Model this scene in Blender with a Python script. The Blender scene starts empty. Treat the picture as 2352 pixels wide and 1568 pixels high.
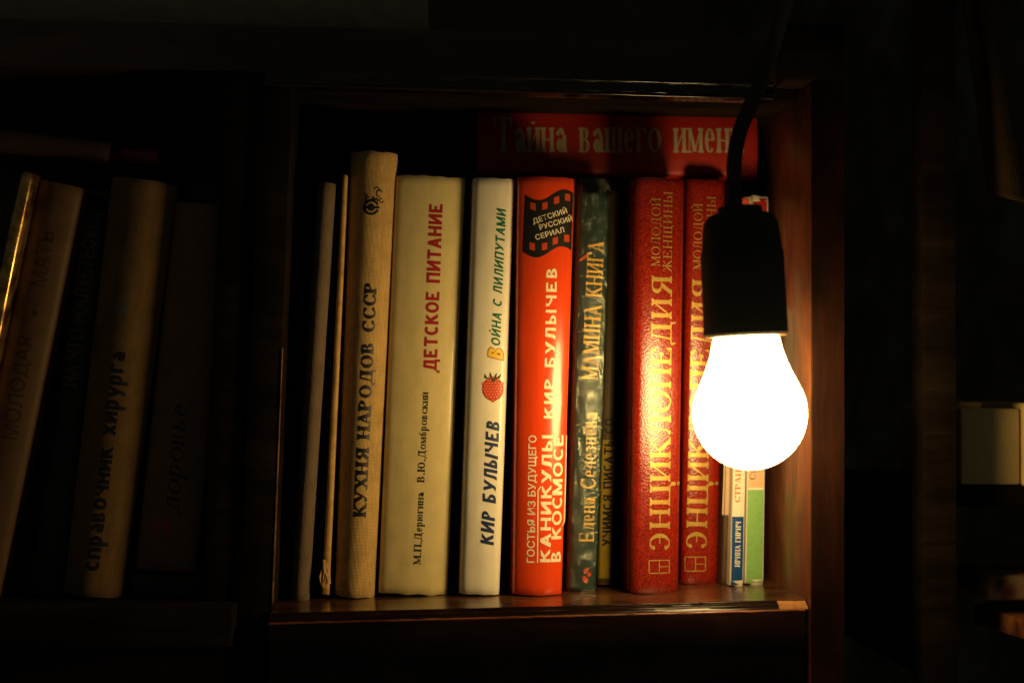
import bpy, bmesh, math, random
from mathutils import Vector, Matrix, noise

random.seed(7)
SC = bpy.context.scene
COL = SC.collection

# ------------------------------------------------------------------ camera
W0, H0 = 2352.0, 1568.0
LENS = 50.0
F = LENS / 36.0 * W0
DC = 0.66                                   # camera to the front plane of the bookcase (y = 0)
yc = Vector(((950 - W0/2)/F, -(900 - H0/2)/F, -1.0)).normalized()   # world +Y seen from the camera
up = Vector((math.sin(0.011), math.cos(0.011), 0.0))
zc = (up - yc*up.dot(yc)).normalized()
xc = yc.cross(zc).normalized()
R = Matrix((xc, yc, zc))                    # camera axes to world axes
CAMPOS = Vector((0.0, -DC, 0.0))
cd = bpy.data.cameras.new('camera')
cam = bpy.data.objects.new('camera', cd)
COL.objects.link(cam)
cam.matrix_world = Matrix.Translation(CAMPOS) @ R.to_4x4()
cd.lens = LENS; cd.sensor_width = 36.0
cd.clip_start = 0.01; cd.clip_end = 50.0
cd.dof.use_dof = True
cd.dof.focus_distance = 0.695
cd.dof.aperture_fstop = 5.0
SC.camera = cam

# ------------------------------------------------------------------ dim room around (world) and exposure
wd = bpy.data.worlds.new('World'); SC.world = wd; wd.use_nodes = True
bg = wd.node_tree.nodes['Background']
bg.inputs[0].default_value = (1.0, 0.97, 0.72, 1)
bg.inputs[1].default_value = 0.025
SC.view_settings.view_transform = 'Standard'
SC.view_settings.look = 'None'
SC.view_settings.exposure = 0.0
SC.view_settings.gamma = 1.0
BULB_STRENGTH = 37.0
BULB_COLOR = (1.0, 0.675, 0.255)

def P(px, py, y):
    d = R @ Vector(((px - W0/2)/F, -(py - H0/2)/F, -1.0))
    t = (y + DC)/d.y
    return CAMPOS + d*t

# ------------------------------------------------------------------ materials
def new_mat(name):
    m = bpy.data.materials.new(name); m.use_nodes = True
    nt = m.node_tree
    b = nt.nodes['Principled BSDF']
    return m, nt, b

def node(nt, kind, **kw):
    n = nt.nodes.new(kind)
    for k, v in kw.items():
        if k.startswith('_'): setattr(n, k[1:], v)
        else: n.inputs[k.replace('__', ' ')].default_value = v
    return n

def coords(nt, scale=(1, 1, 1)):
    tc = nt.nodes.new('ShaderNodeTexCoord')
    mp = nt.nodes.new('ShaderNodeMapping')
    mp.inputs['Scale'].default_value = scale
    nt.links.new(tc.outputs['Object'], mp.inputs['Vector'])
    return mp.outputs[0]

def ramp(nt, src, stops):
    r = nt.nodes.new('ShaderNodeValToRGB')
    e = r.color_ramp.elements
    e[0].position, e[0].color = stops[0][0], (*stops[0][1], 1)
    e[1].position, e[1].color = stops[-1][0], (*stops[-1][1], 1)
    for p, c in stops[1:-1]:
        x = e.new(p); x.color = (*c, 1)
    nt.links.new(src, r.inputs[0])
    return r.outputs[0]

def bump(nt, b, h, strength, dist):
    n = nt.nodes.new('ShaderNodeBump')
    n.inputs['Strength'].default_value = strength
    n.inputs['Distance'].default_value = dist
    nt.links.new(h, n.inputs['Height'])
    nt.links.new(n.outputs[0], b.inputs['Normal'])
    return n

def sc(c, k): return tuple(min(1, x*k) for x in c)

def paper_mat(name, col, rough=0.45, stain=0.25, coat=0.0, bump_s=0.15, mott=90, spec=0.4, dark=0.78):
    """printed paper / laminated board with faint mottling, rubbed spots and fine relief"""
    m, nt, b = new_mat(name)
    v = coords(nt, (1, 1, 1))
    n1 = node(nt, 'ShaderNodeTexNoise', Scale=mott, Detail=8, Roughness=0.65)
    nt.links.new(v, n1.inputs['Vector'])
    v2 = coords(nt, (1, 1, 0.22))
    n2 = node(nt, 'ShaderNodeTexNoise', Scale=520, Detail=6, Roughness=0.7)
    nt.links.new(v2, n2.inputs['Vector'])
    c1 = ramp(nt, n1.outputs[0], [(0.30, sc(col, 1-stain)), (0.52, col), (0.75, sc(col, 1.06))])
    mx = nt.nodes.new('ShaderNodeMixRGB'); mx.blend_type = 'MULTIPLY'; mx.inputs[0].default_value = 0.6
    nt.links.new(c1, mx.inputs[1])
    nt.links.new(ramp(nt, n2.outputs[0], [(0.25, (dark, dark*0.98, dark*0.92)), (0.55, (1, 1, 1))]), mx.inputs[2])
    nt.links.new(mx.outputs[0], b.inputs['Base Color'])
    b.inputs['Roughness'].default_value = rough
    b.inputs['Specular IOR Level'].default_value = spec
    b.inputs['Coat Weight'].default_value = coat
    b.inputs['Coat Roughness'].default_value = 0.12
    bump(nt, b, n2.outputs[0], bump_s, 0.0003)
    return m

def cloth_mat(name, col, rough=0.85, k=1.0):
    """bookbinding cloth: crossed threads as relief and colour"""
    m, nt, b = new_mat(name)
    v = coords(nt)
    def wave(axis, s):
        w = node(nt, 'ShaderNodeTexWave', Scale=s, Distortion=1.6, Detail=2)
        w.inputs['Detail Scale'].default_value = 2.0
        w.bands_direction = axis
        nt.links.new(v, w.inputs['Vector']); return w.outputs['Fac']
    wx = wave('X', 330*k); wz = wave('Z', 300*k)
    ad = nt.nodes.new('ShaderNodeMath'); ad.operation = 'MULTIPLY'
    nt.links.new(wx, ad.inputs[0]); nt.links.new(wz, ad.inputs[1])
    n1 = node(nt, 'ShaderNodeTexNoise', Scale=70, Detail=8, Roughness=0.7); nt.links.new(v, n1.inputs['Vector'])
    v2 = coords(nt, (3, 3, 0.25))
    n3 = node(nt, 'ShaderNodeTexNoise', Scale=330, Detail=4, Roughness=0.7); nt.links.new(v2, n3.inputs['Vector'])
    base = ramp(nt, n1.outputs[0], [(0.28, sc(col, 0.68)), (0.5, col), (0.72, sc(col, 1.12))])
    m1 = nt.nodes.new('ShaderNodeMixRGB'); m1.blend_type = 'MULTIPLY'; m1.inputs[0].default_value = 0.55
    nt.links.new(base, m1.inputs[1])
    nt.links.new(ramp(nt, ad.outputs[0], [(0.0, (0.45, 0.42, 0.38)), (0.5, (1, 1, 1))]), m1.inputs[2])
    m2 = nt.nodes.new('ShaderNodeMixRGB'); m2.blend_type = 'MULTIPLY'; m2.inputs[0].default_value = 0.5
    nt.links.new(m1.outputs[0], m2.inputs[1])
    nt.links.new(ramp(nt, n3.outputs[0], [(0.3, (0.55, 0.52, 0.48)), (0.6, (1, 1, 1))]), m2.inputs[2])
    nt.links.new(m2.outputs[0], b.inputs['Base Color'])
    b.inputs['Roughness'].default_value = rough
    b.inputs['Specular IOR Level'].default_value = 0.2
    bump(nt, b, ad.outputs[0], 0.6, 0.0004)
    return m

def leather_mat(name, col, rough=0.26):
    """pebbled leatherette, speckled lighter and darker"""
    m, nt, b = new_mat(name)
    v = coords(nt)
    vo = node(nt, 'ShaderNodeTexVoronoi', Scale=950); nt.links.new(v, vo.inputs['Vector'])
    n1 = node(nt, 'ShaderNodeTexNoise', Scale=900, Detail=5, Roughness=0.7); nt.links.new(v, n1.inputs['Vector'])
    n2 = node(nt, 'ShaderNodeTexNoise', Scale=45, Detail=5); nt.links.new(v, n2.inputs['Vector'])
    c = ramp(nt, n1.outputs[0], [(0.36, sc(col, 0.45)), (0.5, col), (0.66, (min(1, col[0]*1.35), col[1]*2.2, col[2]*2))])
    mx = nt.nodes.new('ShaderNodeMixRGB'); mx.blend_type = 'MULTIPLY'; mx.inputs[0].default_value = 0.5
    nt.links.new(c, mx.inputs[1])
    nt.links.new(ramp(nt, n2.outputs[0], [(0.3, (0.6, 0.55, 0.5)), (0.6, (1, 1, 1))]), mx.inputs[2])
    nt.links.new(mx.outputs[0], b.inputs['Base Color'])
    b.inputs['Roughness'].default_value = rough
    b.inputs['Specular IOR Level'].default_value = 0.6
    b.inputs['Coat Weight'].default_value = 0.35; b.inputs['Coat Roughness'].default_value = 0.2
    ad = nt.nodes.new('ShaderNodeMath'); ad.operation = 'ADD'
    nt.links.new(vo.outputs['Distance'], ad.inputs[0]); nt.links.new(n1.outputs[0], ad.inputs[1])
    bump(nt, b, ad.outputs[0], 0.3, 0.0004)
    return m

def wood_mat(name, col, axis='z', rough=0.28, scratch=0.25, coat=0.3, fig=1.0, spec=0.5):
    m, nt, b = new_mat(name)
    s = {'z': (1, 1, 0.11), 'x': (0.07, 1, 1), 'y': (1, 0.07, 1)}[axis]
    v = coords(nt, s)
    n1 = node(nt, 'ShaderNodeTexNoise', Scale=260, Detail=8, Roughness=0.7); nt.links.new(v, n1.inputs['Vector'])
    v2 = coords(nt, tuple(x*(1 if x == 1 else 4) for x in s))
    n2 = node(nt, 'ShaderNodeTexNoise', Scale=34, Detail=6, Roughness=0.6, Distortion=0.8); nt.links.new(v2, n2.inputs['Vector'])
    c1 = ramp(nt, n2.outputs[0], [(0.33, sc(col, 0.35)), (0.5, col), (0.68, (col[0]*1.7, col[1]*2.0, col[2]*1.6))])
    mx = nt.nodes.new('ShaderNodeMixRGB'); mx.blend_type = 'MULTIPLY'; mx.inputs[0].default_value = 0.75*fig
    nt.links.new(c1, mx.inputs[1])
    nt.links.new(ramp(nt, n1.outputs[0], [(0.35, (0.35, 0.3, 0.28)), (0.6, (1, 1, 1))]), mx.inputs[2])
    nt.links.new(mx.outputs[0], b.inputs['Base Color'])
    rr = ramp(nt, n1.outputs[0], [(0.3, (rough+0.2,)*3), (0.65, (rough,)*3)])
    nt.links.new(rr, b.inputs['Roughness'])
    b.inputs['Specular IOR Level'].default_value = spec
    b.inputs['Coat Weight'].default_value = coat
    b.inputs['Coat Roughness'].default_value = 0.18
    bump(nt, b, n1.outputs[0], scratch, 0.0006)
    return m

def plain_mat(name, col, rough=0.6, metallic=0.0, spec=0.4, noise_k=0.2, ns=400):
    m, nt, b = new_mat(name)
    v = coords(nt)
    n1 = node(nt, 'ShaderNodeTexNoise', Scale=ns, Detail=5, Roughness=0.7); nt.links.new(v, n1.inputs['Vector'])
    nt.links.new(ramp(nt, n1.outputs[0], [(0.3, sc(col, 1-noise_k)), (0.65, col)]), b.inputs['Base Color'])
    b.inputs['Roughness'].default_value = rough
    b.inputs['Metallic'].default_value = metallic
    b.inputs['Specular IOR Level'].default_value = spec
    return m

M = {}
M['wood'] = wood_mat('mahogany_upright', (0.012, 0.0030, 0.0014), 'z', 0.4, 0.5, 0.0, 1.0, 0.12)
M['wood_side'] = wood_mat('mahogany_inner_side', (0.092, 0.023, 0.006), 'z', 0.32, 0.6, 0.25, 1.0, 0.9)
M['wood_rail'] = wood_mat('dark_glossy_moulding_wood', (0.012, 0.0045, 0.0028), 'x', 0.13, 0.05, 0.0, 1.0, 0.28)
M['wood_top'] = wood_mat('dark_upper_edge_wood', (0.008, 0.005, 0.004), 'x', 0.09, 0.04, 0.2)
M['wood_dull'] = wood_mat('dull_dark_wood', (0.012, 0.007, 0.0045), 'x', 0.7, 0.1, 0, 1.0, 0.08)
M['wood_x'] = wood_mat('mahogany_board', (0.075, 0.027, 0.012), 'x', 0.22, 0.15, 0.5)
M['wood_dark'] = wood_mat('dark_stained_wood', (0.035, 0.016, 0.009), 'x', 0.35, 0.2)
M['raw_wood_and_lit_edge'] = wood_mat('bare_wood_and_lit_edge_wood', (0.30, 0.13, 0.03), 'x', 0.8, 1.0, 0.0, 0.8)  # bare wood; also the colour of the painted light on the divider corner
M['pages'] = paper_mat('page_edges', (0.42, 0.31, 0.16), 0.9, 0.3)
M['ink'] = plain_mat('black_ink', (0.012, 0.011, 0.010), 0.5)
M['ink_faint'] = plain_mat('faded_dark_ink', (0.06, 0.035, 0.02), 0.7)
M['foil'] = plain_mat('gold_foil', (0.55, 0.35, 0.08), 0.42, 0.5, 0.5, 0.45, 900)
M['rubber'] = plain_mat('black_rubber', (0.035, 0.035, 0.032), 0.8, 0, 0.25)
M['cord'] = plain_mat('black_cord_sleeve', (0.03, 0.027, 0.022), 0.8, 0, 0.3)

# ------------------------------------------------------------------ object helpers
def obj(name, bm, mat=None, parent=None, smooth=True, auto=math.radians(35)):
    me = bpy.data.meshes.new(name)
    bmesh.ops.recalc_face_normals(bm, faces=bm.faces) if False else None
    bm.to_mesh(me); bm.free()
    o = bpy.data.objects.new(name, me); COL.objects.link(o)
    if mat: me.materials.append(mat)
    if parent: o.parent = parent
    if smooth:
        for p in me.polygons: p.use_smooth = True
        if auto: me.set_sharp_from_angle(angle=auto)
    return o

def thing(name, label, cat, loc=(0, 0, 0), rot=None, group=None):
    o = bpy.data.objects.new(name, None); COL.objects.link(o)
    o.empty_display_size = 0.02
    if rot is not None: o.matrix_world = Matrix.Translation(loc) @ rot.to_4x4()
    else: o.location = loc
    o['label'] = label; o['category'] = cat
    if group: o['group'] = group
    return o

def tag(o, label, cat, group=None):
    o['label'] = label; o['category'] = cat
    if group: o['group'] = group
    return o

def hexa(bm, c):
    """box from 8 corners: bottom front-left, front-right, back-right, back-left, then top the same"""
    v = [bm.verts.new(p) for p in c]
    for f in ((3, 2, 1, 0), (4, 5, 6, 7), (0, 1, 5, 4), (1, 2, 6, 5), (2, 3, 7, 6), (3, 0, 4, 7)):
        bm.faces.new([v[i] for i in f])
    return v

def box(bm, x0, x1, y0, y1, z0, z1):
    return hexa(bm, [(x0, y0, z0), (x1, y0, z0), (x1, y1, z0), (x0, y1, z0), (x0, y0, z1), (x1, y0, z1), (x1, y1, z1), (x0, y1, z1)])

def bev(bm, w, seg=2):
    bmesh.ops.bevel(bm, geom=list(bm.edges), offset=w, segments=seg, profile=0.5, affect='EDGES')

def roughen(bm, cuts, amp, freq):
    if cuts: bmesh.ops.subdivide_edges(bm, edges=[e for e in bm.edges if e.calc_length() > 0.05], cuts=cuts, use_grid_fill=True)
    for v in bm.verts:
        v.co += noise.noise_vector(v.co*freq)*amp

# ------------------------------------------------------------------ serif letters drawn as strokes
def V(x, y0=0, y1=1, s='bt'): return ('V', x, y0, y1, s)
def h(x0, x1, y): return ('h', x0, x1, y)
def t(*a): return ('t',)+a
def d(*a): return ('d',)+a
def a(*q): return ('a',)+q
def k(x, y0, y1): return ('k', x, y0, y1)
def b_(x, y): return ('b', x, y)
def s_(x, y): return ('s', x, y)
GL = {
 'Н': (.80, [V(.15), V(.65), h(.15, .65, .5)]),
 'П': (.80, [V(.15), V(.65), h(.1, .7, .98)]),
 'И': (.80, [V(.15), V(.65), t(.17, .1, .63, .9)]),
 'Й': (.80, [V(.15), V(.65), t(.17, .1, .63, .9), a(.4, 1.24, .14, .12, 190, 350)]),
 'Ц': (.82, [V(.15), V(.65), h(.1, .74, .02), a(.78, -.16, .13, .16, 130, -70), a(.86, -.44, .10, .12, 110, 300)]),
 'Щ': (1.16, [V(.15), V(.53), V(.91), h(.1, 1.1, .02), k(1.08, -.24, .02)]),
 'Ш': (1.06, [V(.15), V(.53), V(.91), h(.1, .96, .02)]),
 'Э': (.74, [a(.30, .5, .36, .5, -128, 128), h(.28, .62, .5), b_(.13, .80), b_(.13, .20)]),
 'К': (.78, [V(.15), t(.2, .46, .60, .93), d(.34, .56, .66, .05), s_(.62, .98), s_(.68, .02)]),
 'Л': (.80, [V(.65), h(.26, .68, .98), t(.31, .98, .24, .25), b_(.15, .08), t(.24, .25, .15, .04)]),
 'О': (.84, [a(.42, .5, .40, .5, 0, 360)]),
 'Е': (.74, [V(.15), h(.1, .62, .98), k(.62, .74, 1.0), h(.15, .5, .5), k(.47, .39, .61), h(.1, .66, .02), k(.66, 0, .28)]),
 'Д': (.86, [V(.64, 0, 1, 't'), h(.26, .7, .98), t(.34, .98, .19, .02), h(.02, .84, .02), k(.04, -.22, .02), k(.82, -.22, .02)]),
 'Я': (.78, [V(.63), a(.38, .75, .27, .24, 90, 270), h(.38, .66, .98), h(.38, .63, .51), d(.42, .5, .15, .03), s_(.12, .02)]),
 'М': (.96, [V(.82), t(.12, 0, .12, 1), d(.14, .99, .46, .05), t(.46, .05, .8, .97), s_(.12, .02), s_(.08, .98)]),
 'Ж': (1.08, [V(.54), t(.54, .5, .18, .92), t(.54, .5, .9, .92), d(.42, .55, .14, .04), d(.66, .55, .94, .04), b_(.14, .92), b_(.94, .92), s_(.1, .02), s_(.98, .02)]),
 'Ы': (.98, [V(.15), a(.36, .28, .25, .27, -90, 90), h(.15, .36, .54), h(.1, .36, .02), V(.83)]),
 'Ь': (.70, [V(.15), a(.36, .28, .25, .27, -90, 90), h(.15, .36, .54), h(.1, .36, .02)]),
 'А': (.80, [t(.12, 0, .39, .98), d(.37, 1, .66, 0), h(.21, .55, .32), s_(.12, .02), s_(.66, .02)]),
 'В': (.74, [V(.15), a(.36, .755, .22, .225, -90, 90), a(.38, .27, .26, .25, -90, 90), h(.1, .38, .98), h(.15, .38, .52), h(.1, .4, .02)]),
 'Б': (.74, [V(.15), a(.38, .28, .26, .27, -90, 90), h(.1, .6, .98), k(.6, .74, 1.0), h(.15, .38, .54), h(.1, .4, .02)]),
 'Г': (.66, [V(.15), h(.1, .6, .98), k(.6, .7, 1.0)]),
 'З': (.64, [a(.28, .755, .24, .225, -90, 140), a(.28, .27, .28, .26, -140, 90), b_(.1, .84), b_(.08, .16)]),
 'Р': (.70, [V(.15), a(.38, .735, .25, .245, -90, 90), h(.1, .4, .98), h(.15, .4, .5)]),
 'С': (.74, [a(.42, .5, .38, .5, 48, 312), k(.68, .68, .96), b_(.66, .2)]),
 'Т': (.76, [V(.38), h(.04, .72, .98), k(.05, .7, 1.0), k(.71, .7, 1.0)]),
 'У': (.76, [d(.1, .98, .39, .38), t(.66, .98, .36, .2), t(.36, .2, .24, .06), b_(.2, .09), s_(.1, .98), s_(.66, .98)]),
 'Х': (.80, [d(.14, .98, .64, .02), t(.64, .98, .14, .02), s_(.14, .98), s_(.64, .98), s_(.14, .02), s_(.64, .02)]),
 'Ч': (.78, [V(.63), V(.15, .66, 1, 't'), a(.37, .68, .21, .2, 180, 270), h(.37, .63, .49)]),
 'Ю': (1.08, [V(.15), h(.15, .4, .5), a(.70, .5, .33, .5, 0, 360)]),
 '.': (.24, [b_(.1, .08)]), ' ': (.42, []), '-': (.4, [h(.05, .35, .5)]),
 # lower case letters that are not small capitals, in units of the x-height
 'а': (.72, [a(.30, .28, .22, .27, 0, 360), V(.56, 0, .7, 'b'), a(.35, .7, .21, .29, 0, 155), b_(.17, .76)]),
 'е': (.72, [a(.36, .5, .30, .5, 0, 318), h(.1, .64, .52)]),
 'ё': (.72, [a(.36, .5, .30, .5, 0, 318), h(.1, .64, .52), b_(.22, 1.25), b_(.5, 1.25)]),
 'р': (.78, [V(.17, -.5, 1), a(.40, .5, .28, .5, -125, 125)]),
 'у': (.76, [d(.1, .98, .39, .1), t(.66, .98, .36, -.1), t(.36, -.1, .24, -.36), b_(.18, -.33), s_(.1, .98), s_(.66, .98)]),
 'б': (.78, [a(.38, .45, .29, .46, 0, 360), a(.5, .8, .4, .55, 110, 190), h(.36, .66, 1.33)]),
}
XH = 0.70
def serif_bm(text, thick=0.15, thin=0.045, gap=0.04, slant=0.0, sans=False, jit=0.0):
    """text mesh in units of the cap height; z holds a tiny lift so overlapping strokes never share a plane"""
    bm = bmesh.new(); cx = 0.0; lift = [0]
    jr = random.Random(len(text)); J = [0.0, 0.0]
    def poly(pts, s, ox):
        z = lift[0]*1.5; lift[0] = (lift[0]+1) % 14
        vs = [bm.verts.new((ox+(p[0]+slant*p[1])*s, p[1]*s, z)) for p in pts]
        bm.faces.new(vs)
    def strip(cl, wd, s, ox):
        z = lift[0]*1.5; lift[0] = (lift[0]+1) % 14
        L = []; Rr = []
        n = len(cl)
        for i, (x, y) in enumerate(cl):
            x0, y0 = cl[max(0, i-1)]; x1, y1 = cl[min(n-1, i+1)]
            if abs(x0-cl[0][0])+abs(y0-cl[0][1]) < 1e-9 and abs(cl[0][0]-cl[-1][0])+abs(cl[0][1]-cl[-1][1]) < 1e-6 and i in (0, n-1):
                x0, y0 = cl[-2]; x1, y1 = cl[1]
            if i == n-1 and abs(cl[0][0]-cl[-1][0])+abs(cl[0][1]-cl[-1][1]) < 1e-6:
                x0, y0 = cl[-2]; x1, y1 = cl[1]
            dx, dy = x1-x0, y1-y0; l = math.hypot(dx, dy) or 1
            nx, ny = -dy/l, dx/l; w = wd(i)/2
            L.append(bm.verts.new((ox+(x+nx*w+slant*(y+ny*w))*s, (y+ny*w)*s, z)))
            Rr.append(bm.verts.new((ox+(x-nx*w+slant*(y-ny*w))*s, (y-ny*w)*s, z)))
        for i in range(n-1): bm.faces.new((L[i], Rr[i], Rr[i+1], L[i+1]))
    for ch in text:
        low = ch.islower()
        g = GL.get(ch) or GL.get(ch.upper())
        s = XH if low else 1.0
        th = thick/(s**0.6); tn = thin/(s**0.6); sl = th*0.5+0.06
        w, prims = g
        if jit: J[0] = jr.uniform(-jit, jit)*.35; J[1] = jr.uniform(-jit, jit)
        v0 = len(bm.verts)
        for q in prims:
            o = q[0]
            if o == 'V':
                x, y0, y1, sf = q[1:]
                poly([(x-th/2, y0), (x+th/2, y0), (x+th/2, y1), (x-th/2, y1)], s, cx)
                if sans: continue
                if 'b' in sf: poly([(x-sl, y0), (x+sl, y0), (x+sl, y0+tn), (x+th/2, y0+tn*2.2), (x-th/2, y0+tn*2.2), (x-sl, y0+tn)], s, cx)
                if 't' in sf: poly([(x-sl, y1), (x-sl, y1-tn), (x-th/2, y1-tn*2.2), (x+th/2, y1-tn*2.2), (x+sl, y1-tn), (x+sl, y1)], s, cx)
            elif o == 'h':
                x0, x1, y = q[1:]; y = min(max(y, tn/2), 1-tn/2) if y <= 1 else y
                poly([(x0, y-tn/2), (x1, y-tn/2), (x1, y+tn/2), (x0, y+tn/2)], s, cx)
            elif o in ('t', 'd'):
                x0, y0, x1, y1 = q[1:]; ww = tn*1.15 if o == 't' else th
                hw = ww/2*math.hypot(x1-x0, y1-y0)/max(abs(y1-y0), 1e-3)
                hw = min(hw, ww)
                pts = [(x0-hw, y0), (x1-hw, y1), (x1+hw, y1), (x0+hw, y0)]
                if y1 < y0: pts = pts[::-1]
                poly(pts[::-1] if y1 > y0 else pts[::-1], s, cx)
            elif o == 'a':
                ax, ay, rx, ry, a0, a1 = q[1:]
                n = max(8, int(abs(a1-a0)/14)); rx2 = rx-th/2; ry2 = ry-tn/2
                ang = [math.radians(a0+(a1-a0)*i/n) for i in range(n+1)]
                strip([(ax+rx2*math.cos(z), ay+ry2*math.sin(z)) for z in ang], lambda i: tn+(th-tn)*abs(math.cos(ang[i]))**1.5, s, cx)
            elif o == 'k':
                x, y0, y1 = q[1:]; f0, f1 = (tn*.35, tn*1.1)
                if sans:
                    if y0 < 0: poly([(x-tn*.9, y0), (x+tn*.1, y0), (x+tn*.1, y1), (x-tn*.9, y1)], s, cx)
                    continue
                if (y0+y1)/2 > 0.5: pts = [(x-f0, y0), (x+f0, y0), (x+f0, y1), (x-f1*2.2, y1)]
                else: pts = [(x-f1*2.2, y0+0.0), (x+f0, y0), (x+f0, y1), (x-f0, y1)]
                if y0 < 0: pts = [(x-f0*1.5, y0), (x+f0, y0), (x+f0, y1), (x-f1*1.5, y1)]
                poly(pts, s, cx)
            elif o == 'b':
                x, y = q[1:]; r = th*0.52
                if sans and ch not in '.ё': continue
                poly([(x+r*math.cos(j*math.pi/5), y+r*math.sin(j*math.pi/5)) for j in range(10)], s, cx)
            elif o == 's':
                if sans: continue
                x, y = q[1:]; yy = (0, tn) if y < .5 else (1-tn, 1)
                poly([(x-sl, yy[0]), (x+sl, yy[0]), (x+sl, yy[1]), (x-sl, yy[1])], s, cx)
        if jit:
            bm.verts.ensure_lookup_table(); ca, sa = math.cos(J[1]), math.sin(J[1])
            for v in bm.verts[v0:]:
                x, y = v.co.x-cx-w/2, v.co.y-.5
                v.co.x = cx+w/2+x*ca-y*sa; v.co.y = .5+J[0]+x*sa+y*ca
        cx += (w+gap)*s
    return bm, cx-gap
def bold_bm(text, th=.21, tn=.18, gap=.05, slant=0.0, jit=0.0):
    return serif_bm(text, th, tn, gap, slant, True, jit)

def sans_bm(text, offset=0.02, shear=0.0, jitter=0.0):
    """text mesh from Blender's built-in face, scaled to cap height 1"""
    bm = bmesh.new(); cx = 0.0
    chunks = [text] if not jitter else list(text)
    rnd = random.Random(len(text))
    for ch in chunks:
        if ch == ' ': cx += 0.42; continue
        cu = bpy.data.curves.new('tmp', 'FONT'); cu.body = ch; cu.size = 1.0
        cu.offset = offset; cu.shear = shear; cu.resolution_u = 4; cu.fill_mode = 'FRONT'
        cu.space_character = 1.0+offset*1.5
        ob = bpy.data.objects.new('tmp', cu); COL.objects.link(ob)
        dg = bpy.context.evaluated_depsgraph_get()
        me = bpy.data.meshes.new_from_object(ob.evaluated_get(dg))
        b2 = bmesh.new(); b2.from_mesh(me)
        K = 1/0.73
        if jitter:
            r = rnd.uniform(-jitter, jitter); ca, sa = math.cos(r), math.sin(r); kk = K*rnd.uniform(1-jitter, 1+jitter)
            xs = [v.co.x for v in b2.verts]
            for v in b2.verts:
                x, y = (v.co.x-min(xs))*kk, v.co.y*kk
                v.co = (cx+x*ca-y*sa, x*sa+y*ca, 0)
            cx += (max(xs)-min(xs))*kk+0.09
        else:
            for v in b2.verts: v.co = (v.co.x*K, v.co.y*K, 0)
        m2 = bpy.data.meshes.new('tmp'); b2.to_mesh(m2); b2.free()
        bm.from_mesh(m2)
        bpy.data.objects.remove(ob); bpy.data.curves.remove(cu); bpy.data.meshes.remove(me); bpy.data.meshes.remove(m2)
    return bm, None

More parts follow.
